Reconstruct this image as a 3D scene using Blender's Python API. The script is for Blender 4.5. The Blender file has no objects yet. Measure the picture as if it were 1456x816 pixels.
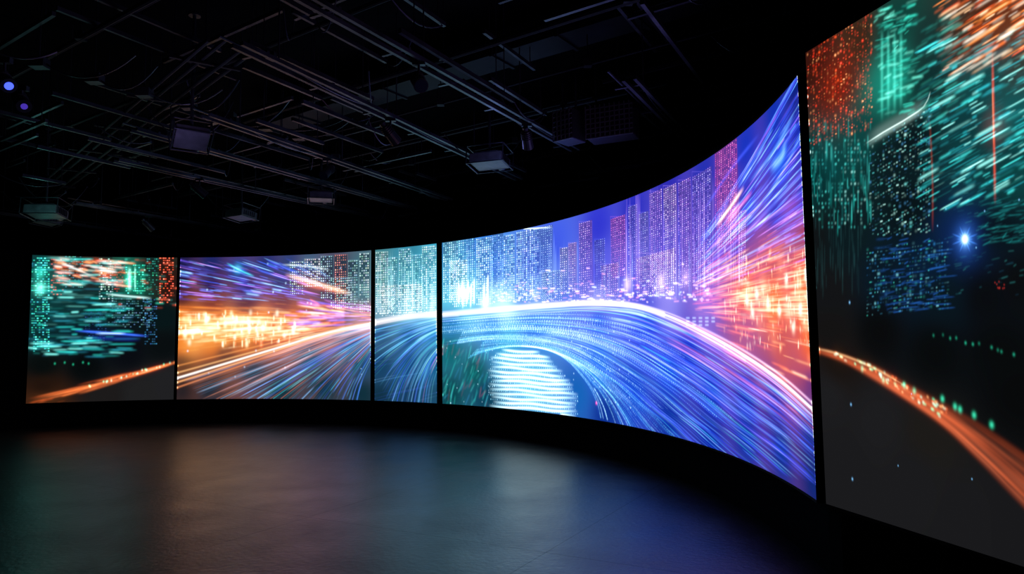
import bpy, bmesh, math, random
import numpy as np
from mathutils import Vector, Matrix, Euler

rng = np.random.default_rng(7)
random.seed(7)
scene = bpy.context.scene
scene.view_settings.view_transform = 'Standard'
scene.view_settings.look = 'None'

# ------------------------------------------------------------------ survey of the room
EYE = 1.55                       # camera height above floor (m)
F, TH, RO = 1000.0, 0.080, -0.011
Z_BOT, Z_TOP = EYE - 1.06, EYE + 1.841
CX, CY = -6.5, 6.2
RC = [8.308, -0.211, -0.093, -0.243, -0.04]

def wall_pt(phi, off=0.0):
    t = (phi - math.radians(67.5)) / 1.35
    tt = np.clip(t, -1.02, 1.3)
    R = sum(RC[i] * tt ** i for i in range(5)) + off
    return CX + R * np.cos(phi), CY + R * np.sin(phi)

def ray(x, y):
    c, s, cr, sr = math.cos(TH), math.sin(TH), math.cos(RO), math.sin(RO)
    dx = np.asarray(x, float) - 728; dy = np.asarray(y, float) - 408
    xx = (cr * dx + sr * dy) / F; yy = -(-sr * dx + cr * dy) / F
    return xx, c - s * yy, s + c * yy

PH = np.linspace(math.radians(-12), math.radians(140), 4000)
WX, WY = wall_pt(PH)
WAZ = np.arctan2(WX, WY)
def phi_at(x, y=500):
    dx, dy, _ = ray(x, y)
    a = math.atan2(float(dx), float(dy))
    o = np.argsort(WAZ)
    return float(np.interp(a, WAZ[o], PH[o]))

# ------------------------------------------------------------------ node helpers
def new_mat(name):
    m = bpy.data.materials.new(name); m.use_nodes = True
    nt = m.node_tree; nt.nodes.clear()
    out = nt.nodes.new('ShaderNodeOutputMaterial')
    return m, nt, out

def simple_mat(name, col, rough=0.6, metal=0.0, noise=0.0, scale=8.0, spec=0.5):
    m, nt, out = new_mat(name)
    b = nt.nodes.new('ShaderNodeBsdfPrincipled')
    b.inputs['Roughness'].default_value = rough
    b.inputs['Metallic'].default_value = metal
    b.inputs['Specular IOR Level'].default_value = spec
    tc = nt.nodes.new('ShaderNodeTexCoord')
    n = nt.nodes.new('ShaderNodeTexNoise'); n.inputs['Scale'].default_value = scale
    n.inputs['Detail'].default_value = 5
    nt.links.new(tc.outputs['Object'], n.inputs['Vector'])
    r = nt.nodes.new('ShaderNodeValToRGB')
    r.color_ramp.elements[0].position = 0.3; r.color_ramp.elements[1].position = 0.7
    k = max(noise, 0.05)
    r.color_ramp.elements[0].color = (*[c * (1 - k) for c in col], 1)
    r.color_ramp.elements[1].color = (*[c * (1 + k) for c in col], 1)
    nt.links.new(n.outputs['Fac'], r.inputs['Fac'])
    nt.links.new(r.outputs['Color'], b.inputs['Base Color'])
    nt.links.new(b.outputs[0], out.inputs[0])
    return m

def emis_mat(name, col, st):
    m, nt, out = new_mat(name)
    e = nt.nodes.new('ShaderNodeEmission')
    e.inputs[0].default_value = (*col, 1); e.inputs[1].default_value = st
    nt.links.new(e.outputs[0], out.inputs[0])
    return m

M_black = simple_mat('black_wall_paint', (0.003, 0.003, 0.003), 0.9, spec=0.05)
M_ceil = simple_mat('black_ceiling', (0.004, 0.004, 0.005), 0.9, noise=0.5, scale=1.5, spec=0.05)
M_frame = simple_mat('black_frame', (0.004, 0.004, 0.004), 0.6, spec=0.1)
M_metal = simple_mat('dark_metal', (0.085, 0.090, 0.10), 0.42, 0.75, noise=0.8, scale=2.2)
M_duct = simple_mat('duct_metal', (0.022, 0.026, 0.030), 0.6, 0.3, noise=0.4, scale=2, spec=.3)
M_white = simple_mat('projector_shell', (0.15, 0.152, 0.16), 0.4, noise=0.3)
M_dark = simple_mat('dark_plastic', (0.03, 0.03, 0.033), 0.35)
M_glass = simple_mat('lens_glass', (0.02, 0.03, 0.06), 0.05, 0.0, spec=1.0)

# ------------------------------------------------------------------ floor material
def floor_mat():
    m, nt, out = new_mat('polished_concrete')
    L = nt.links.new
    b = nt.nodes.new('ShaderNodeBsdfPrincipled')
    tc = nt.nodes.new('ShaderNodeTexCoord')
    n1 = nt.nodes.new('ShaderNodeTexNoise'); n1.inputs['Scale'].default_value = 1.1
    n1.inputs['Detail'].default_value = 9; n1.inputs['Roughness'].default_value = 0.7
    L(tc.outputs['Object'], n1.inputs['Vector'])
    r = nt.nodes.new('ShaderNodeValToRGB')
    r.color_ramp.elements[0].position = 0.3; r.color_ramp.elements[0].color = (0.009, 0.009, 0.010, 1)
    r.color_ramp.elements[1].position = 0.75; r.color_ramp.elements[1].color = (0.024, 0.024, 0.024, 1)
    L(n1.outputs['Fac'], r.inputs['Fac'])
    mp = nt.nodes.new('ShaderNodeMapping'); mp.inputs['Rotation'].default_value = (0, 0, math.radians(29))
    L(tc.outputs['Object'], mp.inputs['Vector'])
    br = nt.nodes.new('ShaderNodeTexBrick'); br.offset = 0.0
    br.inputs['Scale'].default_value = 1.0
    br.inputs['Brick Width'].default_value = 2.4; br.inputs['Row Height'].default_value = 2.4
    br.inputs['Mortar Size'].default_value = 0.007; br.inputs['Mortar Smooth'].default_value = 0.3
    br.inputs['Color1'].default_value = (1, 1, 1, 1); br.inputs['Color2'].default_value = (0.93, 0.93, 0.93, 1)
    br.inputs['Mortar'].default_value = (0.4, 0.4, 0.4, 1)
    L(mp.outputs[0], br.inputs['Vector'])
    mx = nt.nodes.new('ShaderNodeMixRGB'); mx.blend_type = 'MULTIPLY'; mx.inputs[0].default_value = 1
    L(r.outputs[0], mx.inputs[1]); L(br.outputs['Color'], mx.inputs[2])
    L(mx.outputs[0], b.inputs['Base Color'])
    mr = nt.nodes.new('ShaderNodeMapRange')
    mr.inputs['From Min'].default_value = .25; mr.inputs['From Max'].default_value = .75
    mr.inputs['To Min'].default_value = 0.27; mr.inputs['To Max'].default_value = 0.42
    L(n1.outputs['Fac'], mr.inputs['Value']); L(mr.outputs[0], b.inputs['Roughness'])
    sp = nt.nodes.new('ShaderNodeMixRGB'); sp.blend_type = 'MULTIPLY'; sp.inputs[0].default_value = 1
    sp.inputs[1].default_value = (.8, .8, .8, 1); L(br.outputs['Color'], sp.inputs[2])
    L(sp.outputs[0], b.inputs['Specular IOR Level'])
    n2 = nt.nodes.new('ShaderNodeTexNoise'); n2.inputs['Scale'].default_value = 22; n2.inputs['Detail'].default_value = 6
    L(tc.outputs['Object'], n2.inputs['Vector'])
    bp = nt.nodes.new('ShaderNodeBump'); bp.inputs['Strength'].default_value = 0.28; bp.inputs['Distance'].default_value = 0.01
    L(n2.outputs['Fac'], bp.inputs['Height']); L(bp.outputs[0], b.inputs['Normal'])
    L(b.outputs[0], out.inputs[0])
    return m
M_floor = floor_mat()

# ------------------------------------------------------------------ mesh helpers
def link(ob):
    scene.collection.objects.link(ob); return ob

def mesh_obj(name, verts, faces, mats, midx=None, smooth=False):
    me = bpy.data.meshes.new(name)
    me.from_pydata([tuple(map(float, v)) for v in verts], [], faces)
    for m in mats: me.materials.append(m)
    if midx is not None:
        for p, i in zip(me.polygons, midx): p.material_index = i
    if smooth:
        for p in me.polygons: p.use_smooth = True
    me.update()
    return link(bpy.data.objects.new(name, me))

class MB:
    def __init__(s): s.v = []; s.f = []; s.m = []
    def box(s, c, size, mi=0, M=None):
        M = M or Matrix.Identity(3)
        c = Vector(c); n = len(s.v)
        for i in (-.5, .5):
            for j in (-.5, .5):
                for k in (-.5, .5):
                    s.v.append(c + M @ Vector((i * size[0], j * size[1], k * size[2])))
        for q in ((0, 1, 3, 2), (4, 6, 7, 5), (0, 4, 5, 1), (2, 3, 7, 6), (0, 2, 6, 4), (1, 5, 7, 3)):
            s.f.append([n + i for i in q]); s.m.append(mi)
    def bar(s, a, b, w, h, mi=0):
        a, b = Vector(a), Vector(b); d = b - a
        x = d.normalized(); up = Vector((0, 0, 1)) if abs(x.z) < .9 else Vector((1, 0, 0))
        y = up.cross(x).normalized(); z = x.cross(y)
        M = Matrix((x, y, z)).transposed()
        s.box((a + b) / 2, (d.length, w, h), mi, M)
    def tube(s, a, b, r, n=10, mi=0, r2=None):
        a, b = Vector(a), Vector(b); d = b - a
        x = d.normalized(); up = Vector((0, 0, 1)) if abs(x.z) < .9 else Vector((1, 0, 0))
        y = up.cross(x).normalized(); z = x.cross(y); o = len(s.v)
        r2 = r if r2 is None else r2
        for p, rr in ((a, r), (b, r2)):
            for i in range(n):
                t = 2 * math.pi * i / n
                s.v.append(p + (y * math.cos(t) + z * math.sin(t)) * rr)
        for i in range(n):
            j = (i + 1) % n
            s.f.append([o + i, o + j, o + n + j, o + n + i]); s.m.append(mi)
        s.f.append([o + i for i in range(n)][::-1]); s.m.append(mi)
        s.f.append([o + n + i for i in range(n)]); s.m.append(mi)
    def sag(s, a, b, drop, r=.008, n=10, mi=0):
        a, b = Vector(a), Vector(b); p = None
        for i in range(n + 1):
            t = i / n; q = a.lerp(b, t) - Vector((0, 0, drop * 4 * t * (1 - t)))
            if p is not None: s.tube(p, q, r, 6, mi)
            p = q
    def obj(s, name, mats, parent=None, bevel=0):
        ob = mesh_obj(name, s.v, s.f, mats, s.m)
        if bevel:
            md = ob.modifiers.new('bevel', 'BEVEL'); md.width = bevel; md.segments = 2
        if parent: ob.parent = parent
        return ob

# ------------------------------------------------------------------ room shell
X0, X1, Y0, Y1, HC = -17.0, 4.2, -4.0, 20.0, 5.5
def slab(name, a, b, mat):
    mb = MB(); c = [(a[i] + b[i]) / 2 for i in range(3)]; sz = [b[i] - a[i] for i in range(3)]
    mb.box(c, sz); return mb.obj(name, [mat])
slab('floor', (X0, Y0, -0.1), (X1, Y1, 0), M_floor)
slab('ceiling', (X0, Y0, HC), (X1, Y1, HC + 0.1), M_ceil)
slab('wall_left', (X0 - .1, Y0, 0), (X0, Y1, HC), M_black)
slab('wall_right', (X1, Y0, 0), (X1 + .1, Y1, HC), M_black)
slab('wall_back', (X0, Y1, 0), (X1, Y1 + .1, HC), M_black)
slab('wall_front', (X0, Y0 - .1, 0), (X1, Y0, HC), M_black)

# ------------------------------------------------------------------ curved support wall + screens
P0 = (1.995, 4.60); P1 = (1.995 + .26 * 2.6, 2.0)
phi_end = phi_at(1160, 690)
phi_start = math.radians(215)
def strip_wall(name, path, z0, z1, thick, mat):
    n = len(path); v = []; f = []
    for i, (x, y) in enumerate(path):
        a = path[max(i - 1, 0)]; b = path[min(i + 1, n - 1)]
        t = Vector((b[0] - a[0], b[1] - a[1])).normalized(); nn = Vector((-t.y, t.x))
        if nn.x * (x - CX) + nn.y * (y - CY) < 0: nn = -nn
        for d in (0, thick):
            for z in (z0, z1):
                v.append((x + nn.x * d, y + nn.y * d, z))
    for i in range(n - 1):
        o = i * 4; p = o + 4
        f += [[o, p, p + 1, o + 1], [o + 2, o + 3, p + 3, p + 2], [o + 1, p + 1, p + 3, o + 3], [o, o + 2, p + 2, p]]
    f += [[0, 1, 3, 2], [(n - 1) * 4 + i for i in (0, 2, 3, 1)]]
    return mesh_obj(name, v, f, [mat])
path = [tuple(map(float, wall_pt(p, 0.07))) for p in np.linspace(phi_start, phi_end, 160)]
path += [(P0[0] + .08, P0[1] - 0.02)]
for k in np.linspace(.1, 2.4, 12):
    path.append((P0[0] + .08 + .26 * 2.6 * k, P0[1] - 2.6 * k))
strip_wall('wall_curved', path, 0.0, Z_TOP + 0.10, 0.2, M_black)

# ------------------------------------------------------------------ screen content painting
def lin(c):
    c = np.asarray(c, float) / 255.0
    return np.where(c <= .04045, c / 12.92, ((c + .055) / 1.055) ** 2.4)
SIG = [1.0, 1.9, 3.6, 7.5, 18.0, 50.0]

def gblur(img, sig):
    H, W = img.shape[:2]; p = int(min(3 * sig + 2, 150))
    a = np.pad(img, ((p, p), (p, p), (0, 0)), mode='edge' if sig > 30 else 'constant')
    fy = np.fft.fftfreq(a.shape[0])[:, None]; fx = np.fft.rfftfreq(a.shape[1])[None, :]
    G = np.exp(-2 * (math.pi * sig) ** 2 * (fx ** 2 + fy ** 2))
    o = np.empty_like(a)
    for c in range(3):
        o[..., c] = np.fft.irfft2(np.fft.rfft2(a[..., c]) * G, s=a.shape[:2])
    return np.maximum(o[p:p + H, p:p + W], 0)

def spline(pts, n=80):
    pts = np.array(pts, float)
    d = np.r_[0, np.cumsum(np.hypot(*np.diff(pts, axis=0).T))]; d /= d[-1]
    t = np.linspace(0, 1, n)
    m = np.gradient(pts, d, axis=0)
    i = np.clip(np.searchsorted(d, t) - 1, 0, len(d) - 2)
    h = (d[i + 1] - d[i])[:, None]; s = ((t - d[i]) / (d[i + 1] - d[i]))[:, None]
    return (2*s**3-3*s**2+1)*pts[i] + (s**3-2*s**2+s)*h*m[i] + (-2*s**3+3*s**2)*pts[i+1] + (s**3-s**2)*h*m[i+1]

class Panel:
    def __init__(s, fn, W, H, zb, zt):
        s.fn, s.W, s.H, s.zb, s.zt = fn, W, H, zb, zt
        s.ss = np.linspace(0, 1, 1500); X, Y = fn(s.ss)
        s.az = np.arctan2(X, Y); s.D = np.hypot(X, Y)
        s.len = float(np.hypot(np.diff(X), np.diff(Y)).sum())
        s.pts = []; s.img = np.zeros((H, W, 3)); s.gi = 1.0
    def uv(s, x, y):
        dx, dy, dz = ray(x, y); a = np.arctan2(dx, dy)
        u = np.interp(a, s.az, s.ss, left=-1, right=2); D = np.interp(a, s.az, s.D)
        z = EYE + D * dz / np.hypot(dx, dy)
        return u, (z - s.zb) / (s.zt - s.zb), D
    def base(s, cps, power=3.0):
        x = np.array([c[0] for c in cps]); y = np.array([c[1] for c in cps])
        col = np.array([lin(c[2]) for c in cps])
        dx, dy, dz = ray(x, y); a = np.arctan2(dx, dy)
        u = np.interp(a, s.az, s.ss); D = np.interp(a, s.az, s.D)
        v = (EYE + D * dz / np.hypot(dx, dy) - s.zb) / (s.zt - s.zb)
        q = 6; w, h = s.W // q + 1, s.H // q + 1
        U, V = np.meshgrid((np.arange(w) + .5) / w, (np.arange(h) + .5) / h)
        acc = np.zeros((h, w, 3)); ws = np.zeros((h, w))
        for k in range(len(cps)):
            d = ((U - u[k]) * s.len) ** 2 + ((V - v[k]) * (s.zt - s.zb)) ** 2 + 4e-3
            wt = d ** (-power / 2); acc += wt[..., None] * col[k]; ws += wt
        acc /= ws[..., None]
        big = np.repeat(np.repeat(acc, q, 0), q, 1)[:s.H, :s.W]
        s.img = gblur(np.pad(big, ((30,30),(30,30),(0,0)), mode='edge'), 9)[30:-30, 30:-30]
    def add(s, x, y, col, sig_px, I, step):
        u, v, D = s.uv(x, y)
        ok = (u >= 0) & (u <= 1) & (v > -.05) & (v < 1.05)
        k = D * s.H / (s.zt - s.zb) / F
        sg = np.clip(sig_px * k, SIG[0], SIG[-1])
        li = np.argmin(np.abs(np.log(sg)[:, None] - np.log(np.array(SIG))[None]), 1)
        sl = np.array(SIG)[li]
        if step is None: w = I * 2 * math.pi * sl ** 2
        else:
            cu = u * s.W; cv = v * s.H
            ds = np.hypot(np.gradient(cu), np.gradient(cv)); ds = np.minimum(ds, 40)
            w = I * sl * math.sqrt(2 * math.pi) * ds
        w = w * ok * s.gi
        col = np.broadcast_to(col, (len(u), 3))
        s.pts.append(np.column_stack([u * s.W, v * s.H, li, col * np.asarray(w)[:, None]])[ok])
    def stroke(s, pts, col, sig=.6, I=1.0, taper=True, sm=True, a=0, b=1):
        P = spline(pts, 60) if sm and len(pts) > 2 else np.array(pts, float)
        L = np.r_[0, np.cumsum(np.hypot(*np.diff(P, axis=0).T))]
        tot = L[-1]
        if tot < 1: return
        n = max(int(tot * (b - a) / .28), 6)
        t = np.linspace(a, b, n)
        x = np.interp(t * tot, L, P[:, 0]); y = np.interp(t * tot, L, P[:, 1])
        q = np.linspace(0, 1, n)
        e = np.clip(np.minimum(q, 1 - q) * 5, 0, 1) if taper else np.ones(n)
        s.add(x, y, lin(col) if max(col) > 2 else np.array(col), sig, I * e, 1)
    def fam(s, A, B, n, pal, sig=(.4, .8), I=(.2, 1), ln=(.15, .6), tr=(0, 1), seg=(0, 1), dots=0):
        A = spline(A, 60); B = spline(B, 60)
        for _ in range(n):
            t = rng.uniform(*tr); P = A * (1 - t) + B * t
            l = rng.uniform(*ln); a = rng.uniform(seg[0] - l * .5, seg[1] - l * .5)
            b = min(a + l, seg[1]); a = max(a, seg[0])
            if b - a < .02: continue
            c = lin(pal[rng.integers(len(pal))]) * rng.uniform(.7, 1.2)
            I_ = rng.uniform(0, 1) ** 2.6 * (I[1] - I[0]) + I[0]
            if dots:
                m = max(int(l * dots), 3); q = np.linspace(a, b, m)
                x = np.interp(q, np.linspace(0, 1, 60), P[:, 0]); y = np.interp(q, np.linspace(0, 1, 60), P[:, 1])
                s.add(x, y, c, rng.uniform(*sig), I_ * rng.uniform(.3, 1.2, m), None)
            else:
                s.stroke(P, c, rng.uniform(*sig), I_, sm=False, a=a, b=b)
    def windows(s, x0, x1, yt, yb, col, dx=3.2, dy=3.6, I=1.0, fill=.7, sig=.55, horiz=1, body=None, bmix=.6, edge=0, fadeb=.25, slant=0.):
        u0, vt, _ = s.uv(np.array([x0, x1]), np.array([yt, yt])); _, vb, _ = s.uv(np.array([x0, x1]), np.array([yb, yb]))
        vt = vt.mean(); vb = vb.mean()
        if body is not None:
            c0, c1 = int(np.clip(u0[0], 0, 1) * s.W), int(np.clip(u0[1], 0, 1) * s.W)
            r0, r1 = int(np.clip(vb, 0, 1) * s.H), int(np.clip(vt, 0, 1) * s.H)
            if c1 > c0 and r1 > r0:
                fade = np.linspace(fadeb, 1, r1 - r0)[:, None, None] * bmix
                s.img[r0:r1, c0:c1] = s.img[r0:r1, c0:c1] * (1 - fade) + lin(body) * fade
        if edge:
            for xx in (x0, x1): s.stroke([(xx, yt), (xx, yb - (yb - yt) * .25)], col, .5, edge, taper=False)
            s.stroke([(x0, yt), (x1, yt - slant * (x1 - x0))], col, .5, edge * 1.3, taper=False)
        xs = np.arange(x0 + 1, x1 - .3, dx); ys = np.arange(yt + 1, yb, dy)
        if len(xs) == 0 or len(ys) == 0: return
        X, Y = np.meshgrid(xs, ys)
        colf = rng.uniform(.3, 1.1, (1, len(xs))); rowf = rng.uniform(.5, 1.1, (len(ys), 1))
        B = colf * rowf * rng.uniform(.3, 1.3, X.shape) * (rng.random(X.shape) < fill) * I * s.gi
        u, _, D = s.uv(X.ravel(), Y.ravel())
        frac = ((Y - yt) / max(yb - yt, 1)).ravel(); v = vt + (vb - vt) * frac
        k = D * s.H / (s.zt - s.zb) / F; sg = np.clip(sig * k, SIG[0], SIG[-1])
        li = np.argmin(np.abs(np.log(sg)[:, None] - np.log(np.array(SIG))[None]), 1); sl = np.array(SIG)[li]
        w = B.ravel() * 2 * math.pi * sl ** 2; c = lin(col)
        ok = (u >= 0) & (u <= 1) & (v > 0) & (v < 1) & (w > 0)
        cc = c[None] * w[:, None] * rng.uniform(.7, 1.3, (len(w), 3))
        for o in range(horiz):
            s.pts.append(np.column_stack([u * s.W + o * 1.6, v * s.H, li, cc])[ok])
    def blob(s, x, y, col, sig, I):
        s.add(np.array([x], float), np.array([y], float), lin(col), sig, np.array([I]), None)
    def finish(s, glow=.25, gain=1.0):
        P = np.concatenate(s.pts) if s.pts else np.zeros((0, 6))
        out = s.img.copy()
        for l, sg in enumerate(SIG):
            q = P[P[:, 2] == l]
            if not len(q): continue
            x = np.floor(q[:, 0] - .5).astype(int); y = np.floor(q[:, 1] - .5).astype(int)
            fx = q[:, 0] - .5 - x; fy = q[:, 1] - .5 - y
            lay = np.zeros((s.H, s.W, 3))
            for ox, oy, w in ((0, 0, (1-fx)*(1-fy)), (1, 0, fx*(1-fy)), (0, 1, (1-fx)*fy), (1, 1, fx*fy)):
                xx, yy = x + ox, y + oy
                ok = (xx >= 0) & (xx < s.W) & (yy >= 0) & (yy < s.H)
                idx = (yy * s.W + xx)[ok]
                for c in range(3):
                    lay[..., c] += np.bincount(idx, (q[:, 3 + c] * w)[ok], s.H * s.W).reshape(s.H, s.W)
            out += gblur(lay, sg)
        if glow:
            out += glow * gblur(np.clip(out - .45, 0, 1.5), 12)
        out *= gain
        ex = np.clip(out - 1, 0, None).sum(2, keepdims=True)
        out += .22 * ex
        out = out / (1 + out ** 4) ** .25
        srgb = np.where(out <= .0031308, out * 12.92, 1.055 * np.power(np.maximum(out, 1e-6), 1 / 2.4) - .055)
        return np.clip(srgb, 0, 1)

def arc_fn(pa, pb):
    return lambda s: wall_pt(pa + (pb - pa) * s)
def line_fn(s):
    return P0[0] + (P1[0] - P0[0]) * s, P0[1] + (P1[1] - P0[1]) * s
eA0, eA1 = phi_at(40), phi_at(248.5)
eB0, eB1 = phi_at(253), phi_at(527)
eC0, eC1 = phi_at(533), phi_at(621)
eD0, eD1 = phi_at(629), phi_at(1158, 650)

BLUE = [(70,130,235),(50,90,220),(90,170,240),(90,130,245),(50,70,200),(130,195,250),(30,60,170),(70,90,220)]
DEEP = [(30,60,220),(40,80,235),(50,110,240),(30,50,190),(70,90,240),(90,150,250),(50,60,200)]
TEAL = [(60,180,190),(40,120,140),(120,210,220),(80,150,200),(30,90,110)]
WARM = [(255,115,45),(255,145,65),(245,85,40),(255,185,120),(220,75,55),(255,210,170)]
WARMB = [(255,130,35),(255,160,60),(240,100,30),(255,195,110),(215,90,45),(255,220,165)]
PURP = [(110,85,230),(150,100,230),(80,65,220),(190,120,225),(100,110,250),(170,80,180)]

# ---- main screen
D = Panel(arc_fn(eD0, eD1), 2600, 760, Z_BOT, Z_TOP)
D.base([
 (632,350,(40,110,170)),(680,345,(40,110,205)),(640,390,(60,150,200)),(700,380,(50,110,215)),(760,370,(55,90,210)),(790,345,(60,85,215)),
 (790,400,(90,120,225)),(850,320,(45,50,190)),(850,390,(80,80,215)),(900,300,(40,42,175)),(950,275,(38,38,160)),(900,380,(95,90,215)),
 (950,350,(75,70,205)),(1000,250,(32,42,160)),(1000,320,(75,62,185)),(1060,210,(22,46,172)),(1100,165,(14,44,158)),(1130,120,(8,28,110)),
 (1060,290,(40,52,172)),(1110,230,(20,68,205)),(1145,190,(16,38,155)),(1148,270,(48,45,165)),(1100,300,(50,50,170)),(1145,330,(155,65,95)),
 (1050,350,(105,62,150)),(1000,390,(110,82,188)),(1100,370,(180,85,100)),(1060,420,(222,102,72)),(1100,430,(235,115,65)),(1140,420,(235,98,48)),
 (1150,490,(230,95,55)),(1110,490,(190,82,85)),(1060,460,(165,85,135)),(1000,430,(140,108,208)),(950,420,(135,128,228)),(1155,550,(100,50,115)),
 (660,420,(125,218,242)),(700,428,(165,222,250)),(640,425,(90,185,218)),(760,420,(120,162,238)),(850,425,(145,150,240)),
 (640,460,(32,110,160)),(700,465,(45,120,195)),(760,465,(45,105,205)),(850,455,(50,88,210)),(920,470,(34,62,195)),(980,500,(22,46,175)),
 (640,500,(14,95,105)),(640,560,(8,62,70)),(675,530,(12,80,86)),(690,565,(10,58,80)),(720,490,(55,145,190)),
 (760,540,(55,135,180)),(820,560,(20,90,170)),(850,520,(24,90,195)),(860,590,(10,45,135)),(900,560,(14,66,185)),(950,600,(8,42,145)),
 (950,530,(20,66,195)),(1010,560,(14,44,165)),(1010,630,(6,38,140)),(1060,560,(22,36,150)),(1060,620,(8,42,145)),(1100,570,(36,34,130)),
 (1110,640,(8,42,132)),(1150,620,(22,38,120)),(1155,680,(8,34,105)),
])
bl = [(734,786,325,428,(130,175,255),.55),(630,652,338,430,(150,225,240),.5),(652,676,334,432,(110,190,250),.5),(677,700,338,432,(150,210,250),.45),(700,716,331,430,(100,160,250),.5),(716,732,334,430,(120,180,255),.5),
      (796,808,352,420,(190,190,255),.6),(808,820,345,420,(230,180,250),.5),(823,842,315,422,(180,130,255),.6),(845,860,340,420,(110,120,255),.5),
      (868,889,308,395,(215,110,225),.55),(893,906,292,400,(140,130,255),.5),(908,922,302,402,(170,160,255),.45),(923,941,272,405,(175,130,255),.5),(943,962,264,405,(210,175,255),.5),
      (964,982,256,410,(165,120,245),.5),(984,1012,244,400,(150,125,250),.4),(1016,1048,206,350,(230,90,150),.4),(1050,1062,300,400,(210,130,210),.4),
      (640,665,370,436,(200,240,255),.4),(770,800,385,428,(150,190,255),.4),(855,880,375,425,(200,150,240),.4),(905,960,360,420,(230,180,250),.3)]
for x0,x1,yt,yb,c,bm in bl:
    D.windows(x0,x1,yt,yb,c,dx=2.7,dy=3.2,I=2.6,fill=.85,sig=.48,horiz=2,body=tuple(int(k*.5) for k in c),bmix=bm+.1,edge=.12)
D.stroke([(735,326),(786,323)],(220,240,255),.8,1.0)
D.gi=.7
for _ in range(90):
    x=rng.uniform(632,1010); D.stroke([(x,rng.uniform(330,380)),(x,428)],(150,190,255),.5,rng.uniform(.1,.6))
for _ in range(60):
    x=rng.uniform(890,1060); D.stroke([(x,rng.uniform(240,330)),(x,415)],(210,165,250),.6,rng.uniform(.1,.6))
for _ in range(300):
    x=rng.uniform(700,1010); y=430-abs(rng.normal(0,16))-max(0,(x-900)*.02)
    D.stroke([(x,y),(x+rng.uniform(2,9),y+rng.uniform(-1,1))],[(220,170,250),(255,220,240),(170,150,255),(240,150,190),(200,220,255)][rng.integers(5)],.8,rng.uniform(.2,1.5))
for x,y,s,i in ((662,418,9,1.3),(656,415,4,2),(668,412,3,2),(690,430,5,1.6),(720,435,10,.6),(892,405,7,.9),(940,400,9,.7),(975,395,7,.5)):
    D.blob(x,y,(190,235,255) if x<800 else (245,210,255),s,i)
for x in (652,658,664,669,674,688,693): D.stroke([(x+rng.uniform(-2,2),rng.uniform(388,402)),(x,rng.uniform(432,442))],(230,250,255),1.5,2.0)
D.gi=.55
for _ in range(820):
    ang=rng.uniform(0,1)
    fx,fy=905,440; tx=1165; ty=40+ang*420
    a=rng.uniform(.3,.95); l=rng.uniform(.04,.26); b=min(a+l,1.05)
    p=[(fx+(tx-fx)*t, fy+(ty-fy)*t**(1.3 if ang<.5 else 1.1)) for t in np.linspace(a,b,6)]
    xm,ym=p[3]
    warm=np.clip((ym-310-(1150-xm)*.3)/60,0,1)
    if rng.random()<warm: c=WARM[rng.integers(6)]; I=rng.uniform(.1,1.0)
    else: c=(BLUE+BLUE+DEEP+PURP[:4])[rng.integers(27)]; I=rng.uniform(0,1)**2.2*1.9
    D.stroke(p,c,rng.uniform(.4,1.0),I)
for p,c,s,i in (([(1018,322),(1040,292),(1058,266)],(255,200,150),2.4,2.4),([(1030,318),(1050,296),(1070,272)],(255,120,60),3,1.2),
              ([(1065,260),(1100,215),(1130,160)],(90,160,255),2.5,1.1),([(1085,290),(1115,240),(1145,180)],(70,140,255),3,1.0),
              ([(1095,240),(1110,225),(1118,205)],(110,190,255),4,1.2),([(1000,300),(1040,240),(1080,190)],(70,90,240),2,.8),
              ([(1060,330),(1100,290),(1150,235)],(110,130,245),2,.6),([(1000,370),(1060,330),(1150,275)],(190,110,200),2,.5)):
    D.stroke(p,c,s,i)
for x,y,s,i in ((1065,425,10,.9),(1085,405,8,.7),(1110,380,10,.5),(1135,400,12,.9),(1120,440,14,.8),(1145,455,10,.9),(1080,455,10,.5),(1045,280,6,.5),(1100,480,9,.4),(1150,510,8,.4)):
    D.blob(x,y,(255,150,85),s,i)
for x,y in ((1062,428),(1076,418),(1108,442),(1118,398),(1138,440),(1146,392),(1150,470),(1092,432),(1070,445),(1128,465)): D.blob(x,y,(255,238,210),5,1.6)
for _ in range(240):
    x=rng.uniform(1030,1158); y=rng.uniform(350,495); l=rng.uniform(3,13)
    D.stroke([(x,y),(x+rng.uniform(-1,1),y+l)],[(255,235,205),(255,180,120),(230,90,60)][rng.integers(3)],rng.uniform(.8,2.2),rng.uniform(.2,1.5))
for _ in range(150):
    x=rng.uniform(1010,1150); y=440+rng.normal(0,38); l=rng.uniform(15,50)
    sl=(y-435)/(x-905)
    D.stroke([(x,y),(x+l,y+l*sl)],WARM[rng.integers(6)],rng.uniform(.6,1.4),rng.uniform(.1,1.0))
# road: bands of light lines sweeping to the lower right
outer=[(629,447),(700,441),(780,434),(860,431),(905,435),(950,449),(1000,472),(1060,506),(1110,541),(1162,588)]
mid=[(629,474),(700,467),(780,467),(850,478),(905,499),(950,526),(1000,560),(1060,608),(1110,645),(1162,690)]
mid2=[(629,492),(690,483),(760,486),(815,502),(855,526),(890,551),(922,580),(947,600),(970,622),(1000,645)]
inner=[(629,530),(680,503),(730,492),(775,496),(805,512),(822,530),(835,548),(842,562),(847,576),(850,592)]
D.gi=.5
D.fam(outer,mid,130,BLUE+[(140,190,255),(60,190,235)],(.35,.6),(.06,1.3),(.1,.45),seg=(0,.5))
D.fam(outer,mid,420,DEEP+BLUE+[(140,190,255),(110,100,230),(60,190,235)],(.35,.7),(.05,1.5),(.05,.35),seg=(.4,1))
D.fam(mid,mid2,260,DEEP+BLUE+TEAL[:3],(.35,.65),(.06,1.4),(.08,.4),seg=(.25,1))
D.fam(mid,mid2,40,BLUE+TEAL,(.35,.6),(.06,.8),(.1,.3),seg=(0,.3))
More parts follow.
